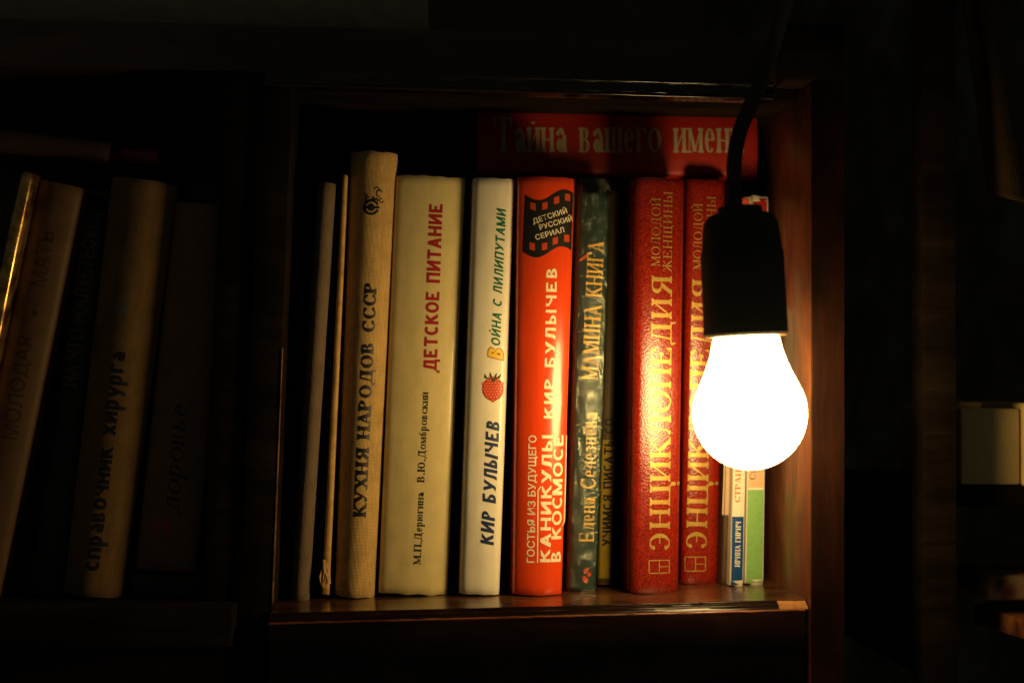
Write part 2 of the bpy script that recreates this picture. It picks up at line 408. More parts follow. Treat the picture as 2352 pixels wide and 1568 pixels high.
# ------------------------------------------------------------------ books
class Book:
    """a book whose spine covers the given four corners; local x across the spine, z along it, y into the shelf"""
    def __init__(s, name, label, TL, TR, BR, BL, y, cover, depth=0.14, bulge=0.003, thick=0.0022, hard=True,
                 wav=0.00022, group=None, category='book', pages=None, wear=0.00022, skew=0.0, edge=0.0022, seed=0):
        s.y = y; s.skew = skew; s.bulge = bulge; s.wav = wav; s.seed = seed; s.wear = wear
        A, B = P(*BL, y), P(*BR, y); C, D = P(*TR, y), P(*TL, y)
        bot = (A+B)/2; top = (C+D)/2
        ax = (top-bot); s.H = ax.length; zz = ax.normalized(); yy = Vector((0, 1, 0)); xx = yy.cross(zz).normalized()
        s.wb = abs((B-A).dot(xx)); s.wt = abs((C-D).dot(xx)); s.w = (s.wb+s.wt)/2
        s.rot = Matrix((xx, yy, zz)).transposed(); s.org = bot
        s.root = thing(name, label, category, bot, s.rot, group)
        s.edge = edge
        s.build(cover, depth, thick, hard, pages)
    def half(s, z): return (s.wb+(s.wt-s.wb)*max(0, min(1, z/s.H)))/2
    def prof(s, u, z):
        """depth of the spine surface at u (across) and z (along)"""
        hw = s.half(z); q = max(-1, min(1, u/hw))
        e = s.edge/hw
        y = s.bulge*(q*q)+s.skew*u
        if abs(q) > 1-e: y += s.edge*(1-math.sqrt(max(0, 1-((abs(q)-(1-e))/e)**2)))
        n = noise.noise(Vector((u*60+s.seed*7, 0, z*28)))*s.wav
        n += s.wav*0.7*noise.noise(Vector((u*190+s.seed*3, 2, z*75)))
        de = min(z, s.H-z)
        if de < 0.004: y += (1-max(0, de)/0.004)**2*0.0012
        return y+n
    def build(s, cover, depth, th, hard, pages):
        NU, NZ = 22, 60
        zs = [0, .0004, .0012, .0025, .0045] + [0.0045+(s.H-.009)*i/NZ for i in range(1, NZ)] + [s.H-.0045, s.H-.0025, s.H-.0012, s.H-.0004, s.H]
        def section(z, inner):
            hw = s.half(z); out = []
            inn = th if inner else 0.0
            us = [-1+2*i/NU for i in range(NU+1)]
            us = [-1, -.985, -.96, -.93] + [u for u in us if abs(u) < .92] + [.93, .96, .985, 1]
            spine = [(u*(hw-inn), s.prof(u*hw, z)+inn) for u in us]
            y0 = spine[0][1]-inn
            left = []
            if hard:
                for dy, dx in ((.0022, .0002), (.0045, .0016), (.0070, .0012), (.009, 0.0), (.011, 0)):
                    left.append((dx, y0+dy))
            left.append((0, depth*0.5)); left.append((0, depth))
            L = [(-hw+dx+inn, yy) for dx, yy in reversed(left)]
            Rr = [(hw-dx-inn, yy) for dx, yy in left]
            return L+spine+Rr
        bm = bmesh.new()
        rows_o, rows_i = [], []
        for z in zs:
            def zz_(u, yv, z=z):
                de = min(z, s.H-z); sg = 1 if z > s.H/2 else -1
                f = max(0, 1-de/0.01)
                return z + f*s.wear*noise.noise(Vector((u*160, yv*90, sg*5+s.seed)))*2.2
            rows_o.append([bm.verts.new((u, yv, zz_(u, yv))) for u, yv in section(z, False)])
            rows_i.append([bm.verts.new((u, yv, zz_(u, yv))) for u, yv in section(z, True)])
        n = len(rows_o[0])
        for r in range(len(zs)-1):
            for i in range(n-1):
                bm.faces.new((rows_o[r][i], rows_o[r][i+1], rows_o[r+1][i+1], rows_o[r+1][i]))
                bm.faces.new((rows_i[r][i+1], rows_i[r][i], rows_i[r+1][i], rows_i[r+1][i+1]))
        for i in range(n-1):
            bm.faces.new((rows_o[0][i+1], rows_o[0][i], rows_i[0][i], rows_i[0][i+1]))
            bm.faces.new((rows_o[-1][i], rows_o[-1][i+1], rows_i[-1][i+1], rows_i[-1][i]))
        for r in range(len(zs)-1):
            bm.faces.new((rows_o[r][0], rows_o[r+1][0], rows_i[r+1][0], rows_i[r][0]))
            bm.faces.new((rows_o[r+1][-1], rows_o[r][-1], rows_i[r][-1], rows_i[r+1][-1]))
        obj('cover', bm, cover, s.root, auto=math.radians(50))
        # page block
        bm = bmesh.new(); hw = min(s.wb, s.wt)/2-th-.0002
        g = 0.0035 if hard else 0.0004
        yb = s.bulge+th+s.edge+.001
        if hw > 0.0003:
            box(bm, -hw, hw, yb, depth-.002, g, s.H-g)
            obj('pages', bm, pages or M['pages'], s.root, smooth=False)
    def loc(s, px, py):
        p = s.rot.transposed() @ (P(px, py, s.y+s.bulge*0.4)-s.org)
        return p.x, p.z
    def lay(s, bm, mat, name, lift=0.00010, step=0.0011):
        """bend a flat mesh given in (u, z) onto the spine; z of the mesh is a tiny lift in micrometres"""
        us = [v.co.x for v in bm.verts]; vs = [v.co.y for v in bm.verts]
        if not us: return
        for lo, hi, nrm, st in ((min(us), max(us), (1, 0, 0), step), (min(vs), max(vs), (0, 1, 0), 0.004)):
            x = math.floor(lo/st)*st+st
            while x < hi:
                bmesh.ops.bisect_plane(bm, geom=list(bm.verts)+list(bm.edges)+list(bm.faces), plane_co=(nrm[0]*x, nrm[1]*x, 0), plane_no=nrm, dist=1e-7)
                x += st
        for v in bm.verts:
            u, z, l = v.co
            hw = s.half(z)
            v.co = (u, s.prof(max(-hw, min(hw, u)), z)-lift-l*1e-6, z)
        for f in bm.faces:
            f.normal_update()
            if f.normal.y > 0: f.normal_flip()
        return obj(name, bm, mat, s.root, smooth=True, auto=None)
    def text(s, bmw, A, B, hpx, mat, name, lift=0.00010, fitx=True):
        """lay text with its baseline from pixel A to pixel B and capitals hpx tall"""
        bm, _ = bmw
        a0 = Vector(s.loc(*A)); b0 = Vector(s.loc(*B))
        dr = (b0-a0); L = dr.length; dr.normalize(); pr = Vector((-dr.y, dr.x))
        hh = hpx*(s.y+DC)/F
        xs = [v.co.x for v in bm.verts]; x0, x1 = min(xs), max(xs)
        for v in bm.verts:
            p = a0+dr*((v.co.x-x0)/(x1-x0)*L)+pr*(v.co.y*hh)
            v.co = (p.x, p.y, v.co.z)
        return s.lay(bm, mat, name, lift)
    def shape(s, polys, mat, name, lift=0.00010):
        """flat printed shapes given as polygons in photograph pixels"""
        bm = bmesh.new()
        for i, pl in enumerate(polys):
            bm.faces.new([bm.verts.new((*s.loc(*q), (i % 10)*1.5)) for q in pl])
        return s.lay(bm, mat, name, lift)

def circ(cx, cy, rx, ry=None, n=16, a0=0.0):
    ry = ry or rx
    return [(cx+rx*math.cos(a0+i*2*math.pi/n), cy+ry*math.sin(a0+i*2*math.pi/n)) for i in range(n)]
def ring(cx, cy, r, w, a0=0, a1=360, n=14, ky=1.0):
    out = []
    for i in range(n):
        p, q = math.radians(a0+(a1-a0)*i/n), math.radians(a0+(a1-a0)*(i+1)/n)
        out.append([(cx+r*math.cos(p), cy+ky*r*math.sin(p)), (cx+r*math.cos(q), cy+ky*r*math.sin(q)),
                    (cx+(r-w)*math.cos(q), cy+ky*(r-w)*math.sin(q)), (cx+(r-w)*math.cos(p), cy+ky*(r-w)*math.sin(p))])
    return out
def bar(x0, y0, x1, y1, w):
    dx, dy = x1-x0, y1-y0; l = math.hypot(dx, dy); nx, ny = -dy/l*w/2, dx/l*w/2
    return [(x0+nx, y0+ny), (x1+nx, y1+ny), (x1-nx, y1-ny), (x0-nx, y0-ny)]

# ------------------------------------------------------------------ the bookcases (large structure)
CORD_Y = -0.042
# shelf plane of the right bookcase: through two pixels of its front edge
E0, E1 = P(1790, 1379, .006), P(1050, 1398, .006)
SX = (E0.z-E1.z)/(E0.x-E1.x)
def zshelf(x): return E0.z+SX*(x-E0.x)
xin = P(1865, 800, 0).x; xout = P(1938, 800, 0).x
ztop = P(1820, 187, 0).z
zlow = P(1176, 1760, 0).z - 0.06
DY = .021
xdiv_lo = P(626, 1380, DY); xdiv_hi = P(652, 700, DY)
sl_div = (xdiv_hi.x-xdiv_lo.x)/(xdiv_hi.z-xdiv_lo.z)
def xdiv(z): return xdiv_lo.x+sl_div*(z-xdiv_lo.z)

case = thing('bookcase', 'dark mahogany bookcase section with glossy edges holding the lit row of books', 'bookcase', (0, 0, zlow))
def cpart(name, bm, mat, case=case, auto=math.radians(30)):
    for v in bm.verts: v.co -= case.location
    return obj(name, bm, mat, case, auto=auto)
# right side panel, inner veneer and front edging
bm = bmesh.new(); box(bm, xin, xout, 0.0015, .26, zlow, ztop); bev(bm, .0004); cpart('side_panel', bm, M['wood_side'])
bm = bmesh.new(); box(bm, xin-.0002, xout+.0004, -.0005, .0013, zlow, ztop+.0003); roughen(bm, 30, .00025, 90); bev(bm, .0003, 1); cpart('edge_band', bm, M['wood'])
# left side panel (leans a little)
bm = bmesh.new(); zb, zt = zlow, ztop
hexa(bm, [(xdiv(zb)-.016, DY, zb), (xdiv(zb), DY, zb), (xdiv(zb), .26, zb), (xdiv(zb)-.016, .26, zb),
          (xdiv(zt)-.016, DY, zt), (xdiv(zt), DY, zt), (xdiv(zt), .26, zt), (xdiv(zt)-.016, .26, zt)])
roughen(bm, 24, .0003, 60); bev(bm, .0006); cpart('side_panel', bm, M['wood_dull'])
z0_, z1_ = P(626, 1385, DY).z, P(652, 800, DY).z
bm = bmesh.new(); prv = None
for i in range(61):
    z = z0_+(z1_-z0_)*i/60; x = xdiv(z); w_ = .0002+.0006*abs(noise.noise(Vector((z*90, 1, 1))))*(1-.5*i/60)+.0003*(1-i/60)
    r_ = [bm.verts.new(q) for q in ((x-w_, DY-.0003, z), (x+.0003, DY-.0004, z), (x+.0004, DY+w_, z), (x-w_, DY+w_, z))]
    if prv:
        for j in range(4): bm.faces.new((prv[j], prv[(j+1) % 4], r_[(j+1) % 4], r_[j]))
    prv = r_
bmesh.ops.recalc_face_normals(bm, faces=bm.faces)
cpart('lit_edge', bm, M['raw_wood_and_lit_edge'], auto=None)  # paler strip paints in the light caught along the panel's front corner
# shelf board
def xspan(z): return xdiv(z)+.0003, xin-.0003
xa, xb = xspan(E0.z)
bm = bmesh.new()
hexa(bm, [(xa, .0085, zshelf(xa)-.016), (xb, .0085, zshelf(xb)-.016), (xb, .25, zshelf(xb)-.016), (xa, .25, zshelf(xa)-.016),
          (xa, .0085, zshelf(xa)), (xb, .0085, zshelf(xb)), (xb, .25, zshelf(xb)), (xa, .25, zshelf(xa))])
cpart('shelf', bm, M['wood_x'])
# moulding along the front of the shelf, stopping short of the side panel
def sweep(bm, prof, x0, x1, zf, n=60, amp=.00012, fr=70):
    rows = []
    for i in range(n+1):
        x = x0+(x1-x0)*i/n
        rows.append([bm.verts.new((x, y+amp*noise.noise(Vector((x*fr, j*1.7, 3))), zf(x)+z+amp*noise.noise(Vector((x*fr, j*1.3, 9))))) for j, (y, z) in enumerate(prof)])
    m = len(prof)
    for i in range(n):
        for j in range(m):
            k2 = (j+1) % m
            bm.faces.new((rows[i][j], rows[i][k2], rows[i+1][k2], rows[i+1][j]))
    bm.faces.new(rows[0]); bm.faces.new(rows[-1][::-1])
    bmesh.ops.recalc_face_normals(bm, faces=bm.faces)
xm = P(1788, 1395, .004).x
def arc(cy, cz, r, a0, a1, n=6):
    return [(cy+r*math.cos(math.radians(a0+(a1-a0)*i/n)), cz+r*math.sin(math.radians(a0+(a1-a0)*i/n))) for i in range(n+1)]
prof = [(.0083, .0001), (.0074, .0001)]+arc(.0072, -.0004, .0005, 90, 180, 5)+[(.0066, -.0009)]+arc(.0060, -.0012, .0004, 90, 180, 5)+[(.0055, -.0016)]+arc(.0048, -.0021, .0006, 90, 200, 7)+[(.0040, -.0027), (.0036, -.0034), (.0083, -.0034)]
bm = bmesh.new(); sweep(bm, prof, xa, xm, zshelf, 90); cpart('moulding', bm, M['wood_rail'], auto=math.radians(60))
# bare wood where the moulding has broken away
bm = bmesh.new(); zt_ = zshelf(xm); rows = []; rp_ = random.Random(3)
for i in range(25):
    x = xm+.0003+(xin-.0012-xm)*i/24
    hh_ = .0008+.0012*noise.noise(Vector((x*420, 3, 1)))+rp_.uniform(-.0003, .0003)
    rows.append([bm.verts.new(q_) for q_ in ((x, .0030+.0004*noise.noise(Vector((x*600, 1, 1))), zt_-.0034), (x, .0036+rp_.uniform(0, .0006), zt_-.0022-hh_*.2), (x, .0056+rp_.uniform(0, .0007), zt_-.0012-hh_*.5), (x, .0083, zt_-.0003), (x, .0083, zt_-.0034))])
for r0_, r1_ in zip(rows, rows[1:]):
    for j in range(5): bm.faces.new((r0_[j], r0_[(j+1) % 5], r1_[(j+1) % 5], r1_[j]))
bm.faces.new(rows[0]); bm.faces.new(rows[-1][::-1])
bmesh.ops.recalc_face_normals(bm, faces=bm.faces)
cpart('bare_wood_patch', bm, M['raw_wood_and_lit_edge'])
# front rail below the shelf
zr = lambda x: zshelf(x)-.0036
xr0, xr1 = xa, P(1849, 1397, 0).x
prof = [(.008, -.0001), (.0012, .0000)]+arc(.0011, -.0009, .0009, 90, 180, 7)+[(.0002, -.003), (.0002, -.018), (.0012, -.0188), (.0014, -.075), (.008, -.075)]
bm = bmesh.new(); sweep(bm, prof, xr0, xr1, zr, 90, .0001); cpart('front_rail', bm, M['wood_rail'], auto=math.radians(60))
M['lip'] = wood_mat('lit_red_lip_wood', (0.22, 0.055, 0.015), 'x', 0.3, 0.4, 0.0)  # brighter red paints in the light line along the rail's top edge
bm = bmesh.new(); sweep(bm, [(.0012, .0003)]+arc(.0007, -.0002, .0005, 90, 200, 5)+[(.0008, -.0007), (.0014, -.0004)], xr0, xr1, zr, 140, .00022, 160); cpart('rail_lip', bm, M['lip'], auto=math.radians(60))
# back panel
bm = bmesh.new(); box(bm, xdiv(zlow)-.01, xout-.001, .2605, .264, zlow, ztop); cpart('back_panel', bm, M['wood_dark'])
# upper shelf with beaded edge
zu = lambda x: P(1300, 216, .02).z - (x-P(1300, 216, .02).x)*0.0045
uh = P(1300, 176, .02).z-P(1300, 216, .02).z
xu1 = P(1778, 190, .02).x
bead = [(.030, 0), (.0210, 0)]+arc(.0208, .0008, .0008, 270, 180, 6)+[(.0200, .0013), (.0206, .0015)]+arc(.0206, .0021, .0005, 250, 180, 4)+[(.0201, .0030), (.0207, .0034), (.0209, uh-.0020)]+arc(.0207, uh-.0011, .0007, 250, 150, 6)+[(.0202, uh), (.030, uh)]
bm = bmesh.new(); sweep(bm, bead, xdiv(.1)-.012, xu1, zu, 110, .00012, 90); cpart('upper_shelf', bm, M['wood_top'], auto=math.radians(60))
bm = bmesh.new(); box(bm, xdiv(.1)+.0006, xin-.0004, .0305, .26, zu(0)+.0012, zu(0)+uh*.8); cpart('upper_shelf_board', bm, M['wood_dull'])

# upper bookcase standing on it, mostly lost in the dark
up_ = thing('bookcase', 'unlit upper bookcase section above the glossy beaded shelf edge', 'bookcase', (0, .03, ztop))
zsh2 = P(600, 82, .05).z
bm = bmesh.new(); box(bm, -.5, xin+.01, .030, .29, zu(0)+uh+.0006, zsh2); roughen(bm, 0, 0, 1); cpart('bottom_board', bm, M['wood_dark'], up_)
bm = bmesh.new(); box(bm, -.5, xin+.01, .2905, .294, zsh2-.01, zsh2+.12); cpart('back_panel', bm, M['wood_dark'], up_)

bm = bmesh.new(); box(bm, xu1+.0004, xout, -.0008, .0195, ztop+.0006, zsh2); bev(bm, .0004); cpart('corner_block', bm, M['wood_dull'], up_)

# left bookcase
F0 = P(300, 1397, 0)
leftc = thing('bookcase', 'left neighbouring dark bookcase section with leaning books in shadow', 'bookcase', (F0.x, 0, zlow))
ZL = F0.z
xl1 = xdiv(0)-.0163
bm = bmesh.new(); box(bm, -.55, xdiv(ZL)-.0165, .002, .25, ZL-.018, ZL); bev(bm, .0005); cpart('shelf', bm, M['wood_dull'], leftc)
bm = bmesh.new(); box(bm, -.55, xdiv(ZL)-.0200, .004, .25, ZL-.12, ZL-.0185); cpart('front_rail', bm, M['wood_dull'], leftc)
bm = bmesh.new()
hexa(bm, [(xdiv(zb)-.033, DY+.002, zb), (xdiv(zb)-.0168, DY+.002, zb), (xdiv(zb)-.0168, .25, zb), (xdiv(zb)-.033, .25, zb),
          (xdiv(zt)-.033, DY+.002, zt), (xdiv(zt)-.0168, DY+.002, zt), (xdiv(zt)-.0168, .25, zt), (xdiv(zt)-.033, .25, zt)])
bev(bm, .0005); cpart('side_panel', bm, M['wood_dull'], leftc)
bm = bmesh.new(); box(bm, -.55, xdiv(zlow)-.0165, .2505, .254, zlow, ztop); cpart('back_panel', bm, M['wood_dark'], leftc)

# room wall behind, far right
bm = bmesh.new(); box(bm, -1.4, 1.6, .60, .62, -.8, .9)
wl = obj('wall', bm, wood_mat('dim_brown_wallpaper', (.06, .05, .034), 'z', .8, .1, 0), smooth=False); wl['kind'] = 'structure'

# ------------------------------------------------------------------ books in the lit row
def on_shelf(px, py):
    """depth at which a book whose tail shows at this pixel stands on the shelf"""
    lo, hi = 0.008, 0.2
    for _ in range(40):
        m_ = (lo+hi)/2; p = P(px, py, m_)
        if p.z > zshelf(p.x): lo = m_
        else: hi = m_
    return (lo+hi)/2

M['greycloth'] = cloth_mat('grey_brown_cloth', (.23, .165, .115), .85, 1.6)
M['beige'] = cloth_mat('ochre_linen', (.70, .46, .18), .85, 1.5)
M['cream'] = paper_mat('cream_laminated_paper', (.72, .585, .28), .38, .10, .25, .2, dark=.90)
M['white'] = paper_mat('white_laminated_board', (.80, .74, .60), .4, .06, .2, .08, dark=.92)
M['orange'] = paper_mat('orange_glossy_board', (.76, .06, .006), .28, .05, .5, .35, dark=.93)
M['greenb'] = paper_mat('dark_green_board', (.010, .038, .029), .6, .2, 0, .3)
M['redl'] = leather_mat('red_leatherette', (.215, .009, .002))
M['yellow'] = paper_mat('yellow_board', (.42, .29, .02), .5, .2)
M['brownp'] = paper_mat('dark_brown_paper', (.055, .028, .016), .6, .3)
M['redgloss'] = paper_mat('red_glossy_board', (.30, .012, .007), .5, .1, .0, .1)
M['redink'] = plain_mat('dark_red_ink', (.38, .018, .02), .45)
M['greenink'] = plain_mat('green_ink', (.0, .14, .055), .45)
M['navyink'] = plain_mat('navy_ink', (.012, .03, .10), .45)
M['creamink'] = plain_mat('cream_print', (.90, .80, .56), .45); M['dullink'] = plain_mat('dull_cream_print', (.34, .29, .19), .6)
M['goldink'] = plain_mat('ochre_gold_print', (.75, .43, .06), .35)
M['yellowink'] = plain_mat('yellow_ink', (.88, .60, .05), .45)

GR = 'books standing upright in the lit row'
G2 = 'books leaning on the dark left shelf'
bkA = Book('book', 'narrow grey-brown cloth book leaning at the dark left end of the lit row', (727, 421), (771, 414), (708, 1383), (664, 1377), on_shelf(690, 1380), M['greycloth'], bulge=.004, group=GR, seed=1)
bkB = Book('thin_book', 'very thin dark book between grey cloth book and golden frayed booklet', (774, 412), (785, 412), (736, 1364), (724, 1364), .058, M['brownp'], bulge=.0003, thick=.0005, hard=False, group=GR, edge=.0008, seed=2)
M['goldpaper'] = paper_mat('yellowed_worn_paper', (.62, .36, .12), .6, .5, 0, .8)
bkC = Book('booklet', 'thin yellowed booklet with frayed spine foot left of ochre cookbook', (787, 398), (799, 400), (756, 1362), (738, 1364), .0475, M['goldpaper'], bulge=.0006, thick=.0006, hard=False, wav=.0007, wear=.0012, group=GR, edge=.001, seed=3)
# frayed paper at the foot of the booklet
bm = bmesh.new()
for i in range(9):
    p0 = bkC.rot.transposed() @ (P(747+random.uniform(-4, 6), 1290+random.uniform(-10, 30), bkC.y-.0006)-bkC.org)
    p1 = bkC.rot.transposed() @ (P(746+random.uniform(-8, 12), 1345+random.uniform(-6, 6), bkC.y-.0012-random.random()*.001)-bkC.org)
    w = Vector((.0005, .0002, 0))
    mid = (p0+p1)/2+Vector((random.uniform(-.0012, .0012), -.0008, 0))
    a1 = [bm.verts.new(q) for q in (p0-w, p0+w, mid+w, mid-w)]; b1 = [bm.verts.new(q) for q in (p1+w, p1-w)]
    bm.faces.new(a1); bm.faces.new((a1[3], a1[2], b1[0], b1[1]))
obj('frayed_paper', bm, M['goldpaper'], bkC.root)

bkD = Book('book', 'tall ochre linen book lettered in black ornamental capitals with small emblem', (803, 348), (913, 344), (860, 1374), (766, 1373), .045, M['beige'], bulge=.0080, group=GR, wav=.0003, seed=4)
bkD.text(serif_bm('КУХНЯ НАРОДОВ СССР', .24, .10, .05), (841, 1187), (866, 652), 28, M['ink'], 'title_lettering')
q = []
q += ring(853, 478, 19, 6, 20, 340, 16, .95); q += ring(853, 478, 9, 9, 0, 360, 10)
q += [bar(836, 478, 872, 478, 6)] + ring(846, 462, 8, 3, 90, 300, 8) + ring(862, 460, 8, 3, 0, 260, 8)
q += [bar(842, 464, 868, 458, 5)] + ring(872, 446, 9, 3, 80, 330, 8) + ring(876, 462, 6, 2.5, 0, 300, 8) + ring(866, 438, 7, 2.5, 180, 400, 8) + ring(842, 448, 5, 2.5, 0, 250, 7)
bkD.shape(q, M['ink'], 'emblem')

bkE = Book('book', 'wide cream laminated book with dark red title and black author names', (908, 402), (1070, 405), (1028, 1366), (868, 1365), .049, M['cream'], bulge=.0026, group=GR, wav=.0002, wear=.0003, edge=.0030, seed=5)
bkE.text(bold_bm('ДЕТСКОЕ ПИТАНИЕ', .23, .19), (1003, 856), (1017, 470), 31, M['redink'], 'title_lettering')
bkE.text(serif_bm('М.П.Дерюгина  В.Ю.Домбровский', .19, .07, .06), (966, 1297), (984, 900), 16.5, M['ink'], 'author_lettering')

bkF = Book('book', 'white book with green and navy slanted lettering and a printed raspberry', (1087, 408), (1184, 409), (1148, 1367), (1055, 1364), .043, M['white'], bulge=.0022, group=GR, wav=.0002, edge=.003, seed=6)
bkF.text(bold_bm('ОЙНА С ЛИЛИПУТАМИ', .20, .17, .06, .22, .08), (1149, 794), (1162, 479), 21, M['greenink'], 'title_lettering')
bkF.text(bold_bm('В', .34, .32, 0, .2), (1157, 829), (1158, 798), 38, M['redink'], 'initial_outline')
bkF.text(bold_bm('В', .24, .2, 0, .2), (1155.5, 827), (1156.5, 800), 35, M['yellowink'], 'initial_letter', lift=.00016)
bkF.text(bold_bm('КИР БУЛЫЧЕВ', .24, .19, .07, .18, .06), (1134, 1252), (1148, 967), 31, M['navyink'], 'author_lettering')
rnd = random.Random(5); rb = []; hl = []; rb2 = []
for j in range(-4, 5):
    for i in range(-4, 5):
        x = i*7.0+(3.5 if j % 2 else 0); yv = j*6.4
        if (x/24)**2+((yv)/27)**2 < 1.0-(0.15 if yv > 0 else 0)*abs(x)/24:
            rb.append(circ(1132+x, 894+yv, 4.6, 4.3, 8)); hl.append(circ(1131+x, 892+yv, 1.5, 1.1, 6))
M['berry'] = plain_mat('raspberry_red_ink', (.66, .06, .02), .45); M['berry_dark'] = plain_mat('raspberry_shadow_ink', (.30, .02, .012), .45)
M['berry_light'] = plain_mat('raspberry_light_ink', (.9, .45, .25), .45); M['leaf'] = plain_mat('leaf_ink', (.03, .06, .02), .45)
bkF.shape([circ(1132, 893, 25, 27.5, 20)], M['berry_dark'], 'raspberry_print', .00008)
bkF.shape(rb, M['berry'], 'raspberry_drupelets', .00011); bkF.shape(hl, M['berry_light'], 'raspberry_highlights', .00016)
bkF.shape([[(1130, 873), (1112, 868), (1114, 858), (1119, 867)], [(1130, 873), (1124, 862), (1126, 854), (1131, 866)], [(1132, 873), (1138, 860), (1142, 856), (1139, 868)], [(1133, 874), (1152, 858), (1148, 868)], [(1126, 870), (1140, 868), (1133, 879)]], M['leaf'], 'raspberry_leaves', .00020)

bkG = Book('book', 'bright orange glossy book with cream lettering and a black film strip', (1190, 404), (1323, 406), (1293, 1369), (1178, 1366), on_shelf(1240, 1370), M['orange'], bulge=.0042, group=GR, wav=.0002, edge=.0022, seed=7)
bkG.text(bold_bm('КИР БУЛЫЧЕВ', .17, .19, .09), (1273, 961), (1279, 617), 25, M['creamink'], 'author_lettering')
bkG.text(sans_bm('ГОСТЬЯ ИЗ БУДУЩЕГО', .02), (1226.5, 1291), (1231, 999), 17, M['creamink'], 'series_lettering')
bkG.text(bold_bm('КАНИКУЛЫ', .17, .19, .05), (1264, 1290), (1269, 999), 25, M['creamink'], 'title_lettering')
bkG.text(bold_bm('В КОСМОСЕ', .17, .19, .05), (1289, 1290), (1295, 999), 24, M['creamink'], 'title_lettering')
bkG.shape([bar(1234, 1291, 1235, 1125, 2.6), bar(1235, 1125, 1242, 1116, 2.6), bar(1299, 1198, 1303, 999, 2.6), bar(1292, 1208, 1299, 1198, 2.6)], M['creamink'], 'ruled_lines')
def fy(s_): return 448+13*math.sin(math.pi*2*(s_-.02))*(1 if s_ < .5 else 1)
strip = []
NS = 20
for i in range(NS):
    s0, s1 = i/NS, (i+1)/NS
    def pt(s_, off): return (1206+s_*118-off*.05, fy(s_)+off)
    strip.append([pt(s0, 0), pt(s1, 0), pt(s1, 131), pt(s0, 131)])
bmf = bmesh.new()
vt = [bmf.verts.new((*bkG.loc(1206+118*i/NS, fy(i/NS)), 0)) for i in range(NS+1)]
vb = [bmf.verts.new((*bkG.loc(1200+118*i/NS, fy(i/NS)+131), 0)) for i in range(NS+1)]
for i in range(NS): bmf.faces.new((vb[i], vb[i+1], vt[i+1], vt[i]))
bkG.lay(bmf, M['ink'], 'film_strip', .00008)
hs = []
for cx_, cy_, sk in ((1224, 474, .5), (1251, 474, -.35), (1278, 461, -.5), (1304, 453, .1), (1222, 566, .45), (1250, 567, -.35), (1275, 554, -.5), (1302, 547, .1)):
    hs.append([(cx_-6, cy_-8-3*sk), (cx_+6, cy_-8+5*sk), (cx_+6, cy_+8+5*sk), (cx_-6, cy_+8-3*sk)])
M['strip_hole'] = plain_mat('dull_red_print', (.62, .07, .02), .4)
bkG.shape(hs, M['strip_hole'], 'film_perforations', .00014)
bkG.text(sans_bm('ДЕТСКИЙ', .012), (1225, 515), (1304, 489), 12, M['creamink'], 'strip_lettering', .00014)
bkG.text(sans_bm('РУССКИЙ', .012), (1240, 529), (1317, 506), 12, M['creamink'], 'strip_lettering', .00014)
bkG.text(sans_bm('СЕРИАЛ', .012), (1231, 552), (1297, 533), 12, M['creamink'], 'strip_lettering', .00014)

bkH = Book('book', 'dark green book in crinkled clear plastic wrap with ochre lettering', (1328, 440), (1405, 442), (1372, 1358), (1304, 1354), on_shelf(1338, 1358), M['greenb'], bulge=.0020, skew=.10, group=GR, wav=.0002, seed=8)
bkH.text(serif_bm('Елена Селезнёва', .125, .05, .09), (1364, 1244), (1371.5, 947), 35, M['goldink'], 'author_lettering')
bkH.text(serif_bm('МАМИНА КНИГА', .14, .06, .05), (1373, 875), (1388, 555), 38, M['goldink'], 'title_lettering')
M['coral'] = plain_mat('coral_ink', (.7, .12, .03), .45)
bkH.shape([circ(1345, 1310, 5), circ(1353, 1318, 5), circ(1342, 1326, 5), circ(1349, 1306, 4)], M['strip_hole'], 'berry_print')
bkH.shape([circ(1345, 1331, 6)], M['coral'], 'berry_print')
bkH.shape([[(1330, 596), (1352, 580), (1350, 590), (1331, 602)]], M['coral'], 'coral_stroke')
bkH.shape([[(1400, 450), (1404, 450), (1403, 476), (1400, 476)]], M['coral'], 'coral_label_edge')
# plastic film round the green book
m, nt, b = new_mat('clear_crinkled_film')
v = coords(nt)
n1 = node(nt, 'ShaderNodeTexNoise', Scale=130, Detail=6, Roughness=0.6, Distortion=1.4); nt.links.new(v, n1.inputs['Vector'])
vo = node(nt, 'ShaderNodeTexVoronoi', Scale=95); vo.feature = 'DISTANCE_TO_EDGE'; nt.links.new(n1.outputs[1], vo.inputs['Vector'])
b.inputs['Roughness'].default_value = .16; b.inputs['Base Color'].default_value = (.75, .8, .7, 1)
b.inputs['Specular IOR Level'].default_value = .7
bump(nt, b, n1.outputs[0], .8, .0022)
tr = nt.nodes.new('ShaderNodeBsdfTransparent'); mxs = nt.nodes.new('ShaderNodeMixShader')
lw = node(nt, 'ShaderNodeLayerWeight', Blend=0.35)
mr = nt.nodes.new('ShaderNodeMapRange'); mr.inputs[3].default_value = .06; mr.inputs[4].default_value = .35
nt.links.new(lw.outputs['Fresnel'], mr.inputs[0]); nt.links.new(mr.outputs[0], mxs.inputs[0])
gl = node(nt, 'ShaderNodeBsdfGlossy', Roughness=.12); gl.inputs['Color'].default_value = (.85, .9, .8, 1)
nt.links.new(b.inputs['Normal'].links[0].from_socket, gl.inputs['Normal'])
nt.links.new(tr.outputs[0], mxs.inputs[1]); nt.links.new(gl.outputs[0], mxs.inputs[2])
nt.links.new(mxs.outputs[0], nt.nodes['Material Output'].inputs['Surface'])
M['film'] = m
bm = bmesh.new(); rows = []
NZ, NU = 120, 20
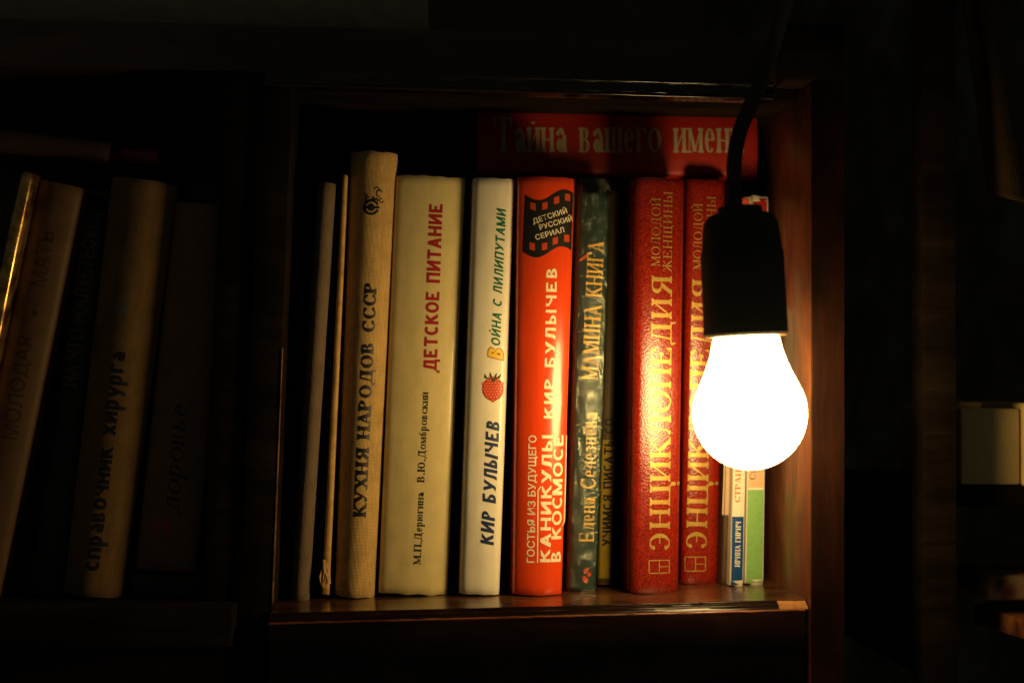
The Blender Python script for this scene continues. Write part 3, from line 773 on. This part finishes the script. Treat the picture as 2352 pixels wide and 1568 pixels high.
for i in range(NZ+1):
    z = -.0015+(bkH.H+.0085)*i/NZ; row = []
    hw = bkH.half(z)+.0007
    for j in range(NU+1):
        u = -1+2*j/NU
        cr = .0007*abs(noise.noise(Vector((u*2.2+z*30, z*75, 1))))*2-.0004+.0005*noise.noise(Vector((u*4, z*190, 4)))
        yv = bkH.prof(u*(hw-.0007), min(max(z, .004), bkH.H-.004))-.0009+cr
        row.append(bm.verts.new((u*hw, yv, z)))
    row.append(bm.verts.new((hw+.0004, .03, z))); row.insert(0, bm.verts.new((-hw-.0001, .03, z)))
    rows.append(row)
for i in range(NZ):
    for j in range(len(rows[0])-1): bm.faces.new((rows[i][j], rows[i][j+1], rows[i+1][j+1], rows[i+1][j]))
obj('plastic_wrap', bm, M['film'], bkH.root, auto=None)

M['shaded_yellow'] = paper_mat('shaded_yellow_board', (.10, .065, .02), .5, .3)  # yellow cover darkened to brown: shade on the upper spine put into the colour
bkI = Book('book', 'yellow book with dark childlike lettering set back beside the plastic-wrapped green book', (1396, 436), (1426, 436), (1404, 1344), (1372, 1343), .066, M['shaded_yellow'], bulge=.0012, thick=.0015, group=GR, edge=.001, seed=9)
bkI.shape([[(1374, 1341), (1402, 1341), (1414, 1010), (1383, 1010)]], M['yellow'], 'lit_band', .00006)  # lower part of the same yellow cover, painted as the lit stretch
bkI.text(bold_bm('УЧИМСЯ ПИСАТЬ СО', .22, .19, .06, 0, .08), (1402, 1254), (1409, 960), 20, M['ink'], 'title_lettering')
bkJ = Book('book', 'near-black brown book pushed far back in the gap left of the red encyclopedias', (1424, 440), (1452, 440), (1444, 1336), (1413, 1336), on_shelf(1430, 1334), M['brownp'], bulge=.001, group=GR, edge=.001, seed=10)

def enc(name, label, TL, TR, BR, BL, y, lead, tx, seed):
    bk = Book(name, label, TL, TR, BR, BL, y, M['redl'], bulge=.0018, group=GR, wav=.0002, edge=.0035, skew=.15, seed=seed)
    bk.text(serif_bm('ЭНЦИКЛОПЕДИЯ', .155, .055, .07), tx[0], tx[1], 49, M['foil'], 'title_lettering')
    bk.text(serif_bm('МОЛОДОЙ', .105, .04, .08), tx[2], tx[3], 21, M['foil'], 'subtitle_lettering')
    bk.text(serif_bm('ЖЕНЩИНЫ', .105, .04, .08), tx[4], tx[5], 21, M['foil'], 'subtitle_lettering')
    x0, y0, x1, y1 = tx[6]
    bk.shape([bar(x0, y0, x1, y0, 2.2), bar(x0, y1, x1, y1, 2.2), bar(x0, y0, x0, y1, 2.2), bar(x1, y0, x1, y1, 2.2), bar((x0+x1)/2, y0, (x0+x1)/2, y1, 1.8), bar((x0+x1)/2, (y0+y1)/2, x1, (y0+y1)/2, 1.8)], M['foil'], 'emblem')
    return bk
bkK = enc('book', 'red leatherette encyclopedia fully in view, left one of the gold-lettered pair', (1459, 407), (1577, 408), (1563, 1363), (1450, 1363), on_shelf(1510, 1364), 0,
    [(1539, 1262), (1544, 634), (1515.5, 613), (1516.5, 456), (1543, 626), (1545, 441), (1490, 1286, 1538, 1315)], 11)
bkL = enc('book', 'red leatherette encyclopedia partly hidden behind the glowing bulb and black socket', (1579, 410), (1672, 412), (1654, 1342), (1565, 1342), on_shelf(1610, 1342), 0,
    [(1623, 1258), (1637, 643), (1612, 620), (1613, 469), (1642, 632), (1644, 452), (1573, 1278, 1620, 1310)], 12)

bkM = Book('booklet', 'narrow striped brown booklet between red encyclopedia and blue-footed book', (1684, 460), (1698, 460), (1674, 1343), (1657, 1343), on_shelf(1666, 1343), M['brownp'], bulge=.0004, thick=.0005, hard=False, group=GR, edge=.0006, seed=13)
M['palebrown'] = paper_mat('pale_brown_paper', (.42, .30, .2), .6, .3); M['paleprint'] = paper_mat('off_white_print', (.58, .55, .46), .5, .12)
M['blue'] = plain_mat('blue_print', (.004, .05, .20), .4); M['greenp'] = plain_mat('light_green_print', (.17, .36, .11), .45)
M['salmon'] = plain_mat('salmon_print', (.62, .34, .20), .5); M['redtop'] = plain_mat('orange_red_print', (.75, .10, .045), .45)
bkM.shape([[(1659, 1182), (1674, 1182), (1697, 470), (1685, 470)]], M['palebrown'], 'upper_band')
bkN = Book('book', 'thin paperback with pale spine and blue foot under the bulb', (1701, 452), (1729, 452), (1708, 1347), (1676, 1347), on_shelf(1692, 1347), M['paleprint'], bulge=.0004, thick=.0004, hard=False, wear=.0006, group=GR, edge=.001, seed=14)
bkN.shape([[(1679, 1343), (1705, 1343), (1708, 1186), (1682, 1186)]], M['blue'], 'blue_band')
bkN.shape([[(1703, 456), (1721, 456), (1719, 610), (1700, 610)]], M['redtop'], 'red_band')
bkN.text(serif_bm('ИРИНА ГИРИЧ', .2, .08, .05), (1699, 1301), (1701.5, 1197), 12, M['paleprint'], 'author_lettering', .00016)
bkN.text(serif_bm('СТРАНА', .2, .07, .05), (1700, 1153), (1702, 1062), 13, M['coral'], 'title_lettering')
bkO = Book('book', 'green paperback with salmon band and worn pale corners beside the side panel', (1727, 451), (1767, 451), (1755, 1343), (1711, 1343), on_shelf(1733, 1343), M['paleprint'], bulge=.0005, thick=.0004, hard=False, wear=.0006, group=GR, edge=.0012, seed=15)
bkO.shape([[(1714, 1338), (1751, 1338), (1754, 1124), (1718, 1124)]], M['greenp'], 'green_band')
bkO.shape([[(1718, 1119), (1753, 1119), (1756, 980), (1721, 980)]], M['salmon'], 'salmon_band')
bkO.shape([[(1730, 456), (1762, 456), (1760, 700), (1727, 700)]], M['redgloss'], 'red_band')
bkO.text(serif_bm('Ст', .16, .06, .05), (1735, 1101), (1736, 1078), 15, M['ink'], 'title_lettering')

# red book lying flat on the upright ones
bkP = Book('book', 'red book lying flat across the tops of the upright books, pale serif title', (1744, 256), (1740, 405), (1096, 397), (1094, 240), .076, M['redgloss'], depth=.135, bulge=.002, wav=.0002, edge=.002, seed=16)
bkP.text(serif_bm('Тайна вашего имени', .17, .05, .045), (1132, 350), (1708, 352), 83, M['dullink'], 'title_lettering')

# ------------------------------------------------------------------ left bookcase: leaning books
def on_left(px, py):
    lo, hi = -.02, .24
    for _ in range(40):
        m_ = (lo+hi)/2
        if P(px, py, m_).z > ZL: lo = m_
        else: hi = m_
    return (lo+hi)/2
YL = on_left(200, 1377)
m, nt, b = new_mat('gold_glitter_foil')
v = coords(nt)
n1 = node(nt, 'ShaderNodeTexVoronoi', Scale=420); nt.links.new(v, n1.inputs['Vector'])
n2 = node(nt, 'ShaderNodeTexNoise', Scale=120, Detail=4); nt.links.new(v, n2.inputs['Vector'])
nt.links.new(ramp(nt, n2.outputs[0], [(.35, (.18, .08, .02)), (.6, (.75, .48, .16))]), b.inputs['Base Color'])
b.inputs['Metallic'].default_value = .85; b.inputs['Roughness'].default_value = .22
bump(nt, b, n1.outputs['Color'], 1.0, .002)
M['glitter'] = m
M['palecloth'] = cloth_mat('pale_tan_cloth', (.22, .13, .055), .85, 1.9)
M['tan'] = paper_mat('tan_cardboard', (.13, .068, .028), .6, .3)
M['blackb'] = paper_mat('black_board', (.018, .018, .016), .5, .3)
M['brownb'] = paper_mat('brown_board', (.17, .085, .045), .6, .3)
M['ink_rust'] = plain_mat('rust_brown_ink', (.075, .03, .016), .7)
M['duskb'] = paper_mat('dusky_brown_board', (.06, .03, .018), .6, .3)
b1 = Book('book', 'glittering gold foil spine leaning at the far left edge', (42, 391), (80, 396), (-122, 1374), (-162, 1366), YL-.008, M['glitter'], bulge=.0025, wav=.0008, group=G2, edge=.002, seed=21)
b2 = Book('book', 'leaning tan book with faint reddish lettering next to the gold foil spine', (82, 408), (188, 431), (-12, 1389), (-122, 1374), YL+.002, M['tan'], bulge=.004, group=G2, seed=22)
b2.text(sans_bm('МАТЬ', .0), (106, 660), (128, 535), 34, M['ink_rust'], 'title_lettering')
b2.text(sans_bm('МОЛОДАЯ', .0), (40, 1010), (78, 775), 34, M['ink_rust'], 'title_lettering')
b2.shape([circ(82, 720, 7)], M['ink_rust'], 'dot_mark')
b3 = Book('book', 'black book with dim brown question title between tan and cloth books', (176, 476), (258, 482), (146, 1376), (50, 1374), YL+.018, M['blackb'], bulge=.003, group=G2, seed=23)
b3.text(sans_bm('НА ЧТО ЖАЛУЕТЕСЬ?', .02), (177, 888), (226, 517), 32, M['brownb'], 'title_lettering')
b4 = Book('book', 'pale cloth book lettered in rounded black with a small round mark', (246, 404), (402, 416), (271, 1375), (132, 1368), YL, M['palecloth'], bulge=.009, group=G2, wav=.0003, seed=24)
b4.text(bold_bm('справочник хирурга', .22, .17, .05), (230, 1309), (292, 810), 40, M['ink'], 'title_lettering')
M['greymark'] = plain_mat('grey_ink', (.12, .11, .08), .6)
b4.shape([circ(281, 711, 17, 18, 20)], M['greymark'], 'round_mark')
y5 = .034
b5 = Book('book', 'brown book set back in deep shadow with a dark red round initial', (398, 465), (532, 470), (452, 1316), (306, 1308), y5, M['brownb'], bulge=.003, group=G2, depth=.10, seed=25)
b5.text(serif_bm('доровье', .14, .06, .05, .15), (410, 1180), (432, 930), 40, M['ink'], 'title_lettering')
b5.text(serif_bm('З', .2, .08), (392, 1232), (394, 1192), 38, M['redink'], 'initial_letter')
print('DEPTHS', [(q_, round(q_b.y,4)) for q_, q_b in dict(A=bkA,B=bkB,C=bkC,D=bkD,E=bkE,F=bkF,G=bkG,H=bkH,I=bkI,J=bkJ,K=bkK,L=bkL,M=bkM,N=bkN,O=bkO,b1=b1,b2=b2,b4=b4,b5=b5).items()], 'wall', xin)
bu = Book('book', 'black book lying flat on the dark shelf under the set-back brown book', (462, 1320), (462, 1388), (296, 1388), (296, 1312), .038, M['blackb'], bulge=.001, depth=.10, seed=29)
# books lying flat on top of the left ones
b6 = Book('book', 'dark brown book lying flat on top of the leaning books at left', (250, 322), (248, 374), (-80, 340), (-82, 282), YL+.01, M['duskb'], bulge=.002, depth=.12, seed=26)
b7 = Book('booklet', 'thin dark red booklet lying flat with faint pale letters above the cloth book', (362, 344), (360, 378), (120, 356), (122, 326), YL+.034, M['redgloss'], bulge=.001, thick=.0006, hard=False, depth=.11, seed=27)
b7.text(sans_bm('ЖИЛ-В', .0), (275, 369), (342, 374), 20, M['greymark'], 'title_lettering')
M['faintb'] = paper_mat('greyish_brown_board', (.30, .22, .17), .7, .3)
b8 = Book('book', 'long dark brown book lying flat on the upper shelf at top left', (984, -40), (984, 80), (-30, 78), (-30, -60), .06, M['faintb'], bulge=.002, depth=.15, seed=28)

# ------------------------------------------------------------------ pendant lamp
ax_b = P(1728, 1078, CORD_Y); ax_t = P(1699, 474, CORD_Y)
zz = (ax_t-ax_b).normalized(); xx = Vector((0, 1, 0)).cross(zz).normalized()
rot = Matrix((xx, Vector((0, 1, 0)), zz)).transposed()
PXM = (ax_t-ax_b).length/math.hypot(29, 604)
lamp = thing('pendant_lamp', 'glowing white bulb in a black rubber socket hanging on a black cord', 'lamp', ax_b, rot)
def lathe(prof, n=64):
    bm = bmesh.new(); rows = []
    for z, r in prof:
        if r < 1e-6: rows.append([bm.verts.new((0, 0, z*PXM))])
        else: rows.append([bm.verts.new((r*PXM*math.cos(i*2*math.pi/n), r*PXM*math.sin(i*2*math.pi/n), z*PXM)) for i in range(n)])
    for p_, q_ in zip(rows, rows[1:]):
        for i in range(n):
            j = (i+1) % n
            if len(p_) == 1 and len(q_) == 1: continue
            if len(p_) == 1: bm.faces.new((p_[0], q_[j], q_[i]))
            elif len(q_) == 1: bm.faces.new((p_[i], p_[j], q_[0]))
            else: bm.faces.new((p_[i], p_[j], q_[j], q_[i]))
    bmesh.ops.recalc_face_normals(bm, faces=bm.faces)
    return bm
prof = []
for i in range(0, 19):
    an = math.radians(-90+i*6.2)
    prof.append((129.5+129.5*math.sin(an), 129.5*math.cos(an)))
prof += [(180, 118.5), (200, 109.5), (222, 99), (245, 89.5), (268, 82), (288, 77.5), (300, 75), (306, 71), (309, 62), (312, 40), (312, 0)]
m, nt, b = new_mat('glowing_opal_glass')
b.inputs['Base Color'].default_value = (.9, .9, .88, 1)
b.inputs['Emission Color'].default_value = (*BULB_COLOR, 1); b.inputs['Emission Strength'].default_value = BULB_STRENGTH
b.inputs['Roughness'].default_value = .4
M['glow'] = m
obj('bulb', lathe(prof, 56), M['glow'], lamp, auto=None)
sp = [(309, 0), (309, 70), (308, 94), (310, 96.5), (330, 96), (480, 95), (498, 94.5), (503, 93), (505, 90.5), (520, 90), (540, 88.5), (555, 86.5), (566, 84), (575, 79.5), (582, 73), (587, 64), (589, 54), (591, 51), (602, 50), (604, 47), (604.5, 20), (604.5, 0)]
obj('socket', lathe(sp, 56), M['rubber'], lamp, auto=math.radians(40))
M['rimp'] = plain_mat('brown_plastic_rim', (.10, .045, .018), .4)
obj('socket_rim', lathe([(304, 72), (304, 92), (306.5, 94.5), (309.5, 94.5)], 56), M['rimp'], lamp, auto=math.radians(40))
# cord
inv = rot.transposed()
cpts = [(1688, 478, 0), (1687, 430, 0), (1686, 385, 0), (1690, 345, .001), (1700, 300, .002), (1716, 260, .003), (1736, 215, .004), (1753, 175, .004), (1766, 135, .004), (1780, 90, .003), (1797, 30, 0), (1812, -40, -.004), (1835, -200, -.01)]
wp = [P(x, y, CORD_Y+dy) for x, y, dy in cpts]
def crom(pts, n=8):
    out = []
    for i in range(len(pts)-1):
        p0, p1, p2, p3 = pts[max(i-1, 0)], pts[i], pts[i+1], pts[min(i+2, len(pts)-1)]
        for j in range(n):
            u = j/n
            out.append(.5*((2*p1)+(p2-p0)*u+(2*p0-5*p1+4*p2-p3)*u*u+(3*p1-p0-3*p2+p3)*u**3))
    out.append(pts[-1]); return out
path = crom(wp); bm = bmesh.new(); prev = None
for i, p in enumerate(path):
    tg = (path[min(i+1, len(path)-1)]-path[max(i-1, 0)]).normalized()
    a_ = tg.cross(Vector((0, 1, 0))).normalized(); b2_ = tg.cross(a_)
    r = .00345
    ringv = [bm.verts.new(inv @ (p+(a_*math.cos(j*math.pi/6)+b2_*math.sin(j*math.pi/6))*r-ax_b)) for j in range(12)]
    if prev:
        for j in range(12): bm.faces.new((prev[j], prev[(j+1) % 12], ringv[(j+1) % 12], ringv[j]))
    prev = ringv
bmesh.ops.recalc_face_normals(bm, faces=bm.faces)
obj('cord', bm, M['cord'], lamp, auto=None)

# ------------------------------------------------------------------ dim things at the far right
M['creambox'] = paper_mat('cream_cardboard', (.62, .46, .19), .5, .08)
y0 = .055
A, B = P(2205, 1113, y0), P(2343, 938, y0)
bx = thing('storage_box', 'cream cardboard box lit at its right side, far right edge of the photo', 'box', ((A.x+B.x)/2, y0, A.z))
bm = bmesh.new(); box(bm, A.x-bx.location.x+.0005, B.x-bx.location.x, 0, .09, 0, B.z-A.z); bev(bm, .0012, 3)
obj('box_body', bm, M['creambox'], bx)
bm = bmesh.new(); box(bm, B.x-bx.location.x+.0008, B.x-bx.location.x+.03, -.003, .09, -.0005, B.z-A.z+.003); bev(bm, .0015, 3)
obj('box_lid', bm, M['creambox'], bx)
A2 = P(2120, 0, .03); B2 = P(2195, 0, .03)
# support of the box and the low ledge
A = P(2150, 1114, .05); B = P(2500, 1165, .05)
dk = thing('side_shelf', 'dark narrow shelf carrying the cream box at far right', 'shelf', (A.x, .05, B.z))
bm = bmesh.new(); box(bm, 0, .15, .004, .16, 0, A.z-B.z-.0006); bev(bm, .0006); obj('shelf_board', bm, M['wood_dull'], dk)
bm = bmesh.new(); box(bm, 0, .012, .02, .16, -.09, -.0003); obj('bracket', bm, M['wood_dull'], dk)
bm = bmesh.new(); box(bm, A2.x-dk.location.x, B2.x-dk.location.x, -.02, -.003, -.25, .5); bev(bm, .0006); obj('added_shade_panel', bm, M['wood_dull'], dk)  # added dark post, there only to shade the left edge of the box
A = P(2250, 1375, .05); B = P(2352, 1435, .0)
lg = thing('wooden_ledge', 'reddish brown wooden ledge at the lower right edge of the photo', 'shelf', (A.x, 0, B.z))
c = [P(2235, 1388, .10), P(2420, 1440, -.02), P(2600, 1405, .10), P(2330, 1362, .20)]
bm = bmesh.new(); o_ = Vector(lg.location)
hexa(bm, [q-o_-Vector((0, 0, .01)) for q in c]+[q-o_ for q in c]); bev(bm, .0008)
obj('ledge_board', bm, wood_mat('red_brown_ledge', (.16, .055, .02), 'x', .35, .3), lg)
m, nt, b = new_mat('patterned_wrapping')
v = coords(nt); n1 = node(nt, 'ShaderNodeTexVoronoi', Scale=95); nt.links.new(v, n1.inputs['Vector'])
nt.links.new(ramp(nt, n1.outputs['Distance'], [(.15, (.03, .02, .015)), (.35, (.25, .08, .03)), (.6, (.36, .24, .12))]), b.inputs['Base Color'])
b.inputs['Roughness'].default_value = .6
A = P(2268, 1366, .06); B = P(2480, 1325, .06)
bm = bmesh.new(); box(bm, -.0, B.x-A.x, 0, .05, 0, B.z-A.z+.004); bev(bm, .002, 3)
zled = max(q.z for q in c)
pb = obj('patterned_box', bm, m); pb.location = (A.x, .06, zled+.0004)
tag(pb, 'small flower-patterned box on the wooden ledge at the lower right edge', 'box')
# hanging cloth, upper right
bm = bmesh.new(); rows = []
for i in range(41):
    s_ = i/40; row = []
    for j in range(33):
        u = j/32
        px = (2205+u*70)+s_*(60+u*85)+6*math.sin(u*9+s_*2); py = -60+s_*500+u*45*s_
        yy_ = .05+.005*math.sin(u*7+s_*1.5)+.012*u
        row.append(bm.verts.new(P(px, py, yy_)))
    rows.append(row)
for i in range(40):
    for j in range(32): bm.faces.new((rows[i][j], rows[i+1][j], rows[i+1][j+1], rows[i][j+1]))
bmesh.ops.recalc_face_normals(bm, faces=bm.faces)
cl = obj('hanging_cloth', bm, cloth_mat('brown_cloth', (.09, .055, .022), .9, .9), auto=None)
so = cl.modifiers.new('thickness', 'SOLIDIFY'); so.thickness = .001
tag(cl, 'dim brown cloth hanging diagonally in folds at the upper right corner', 'cloth')
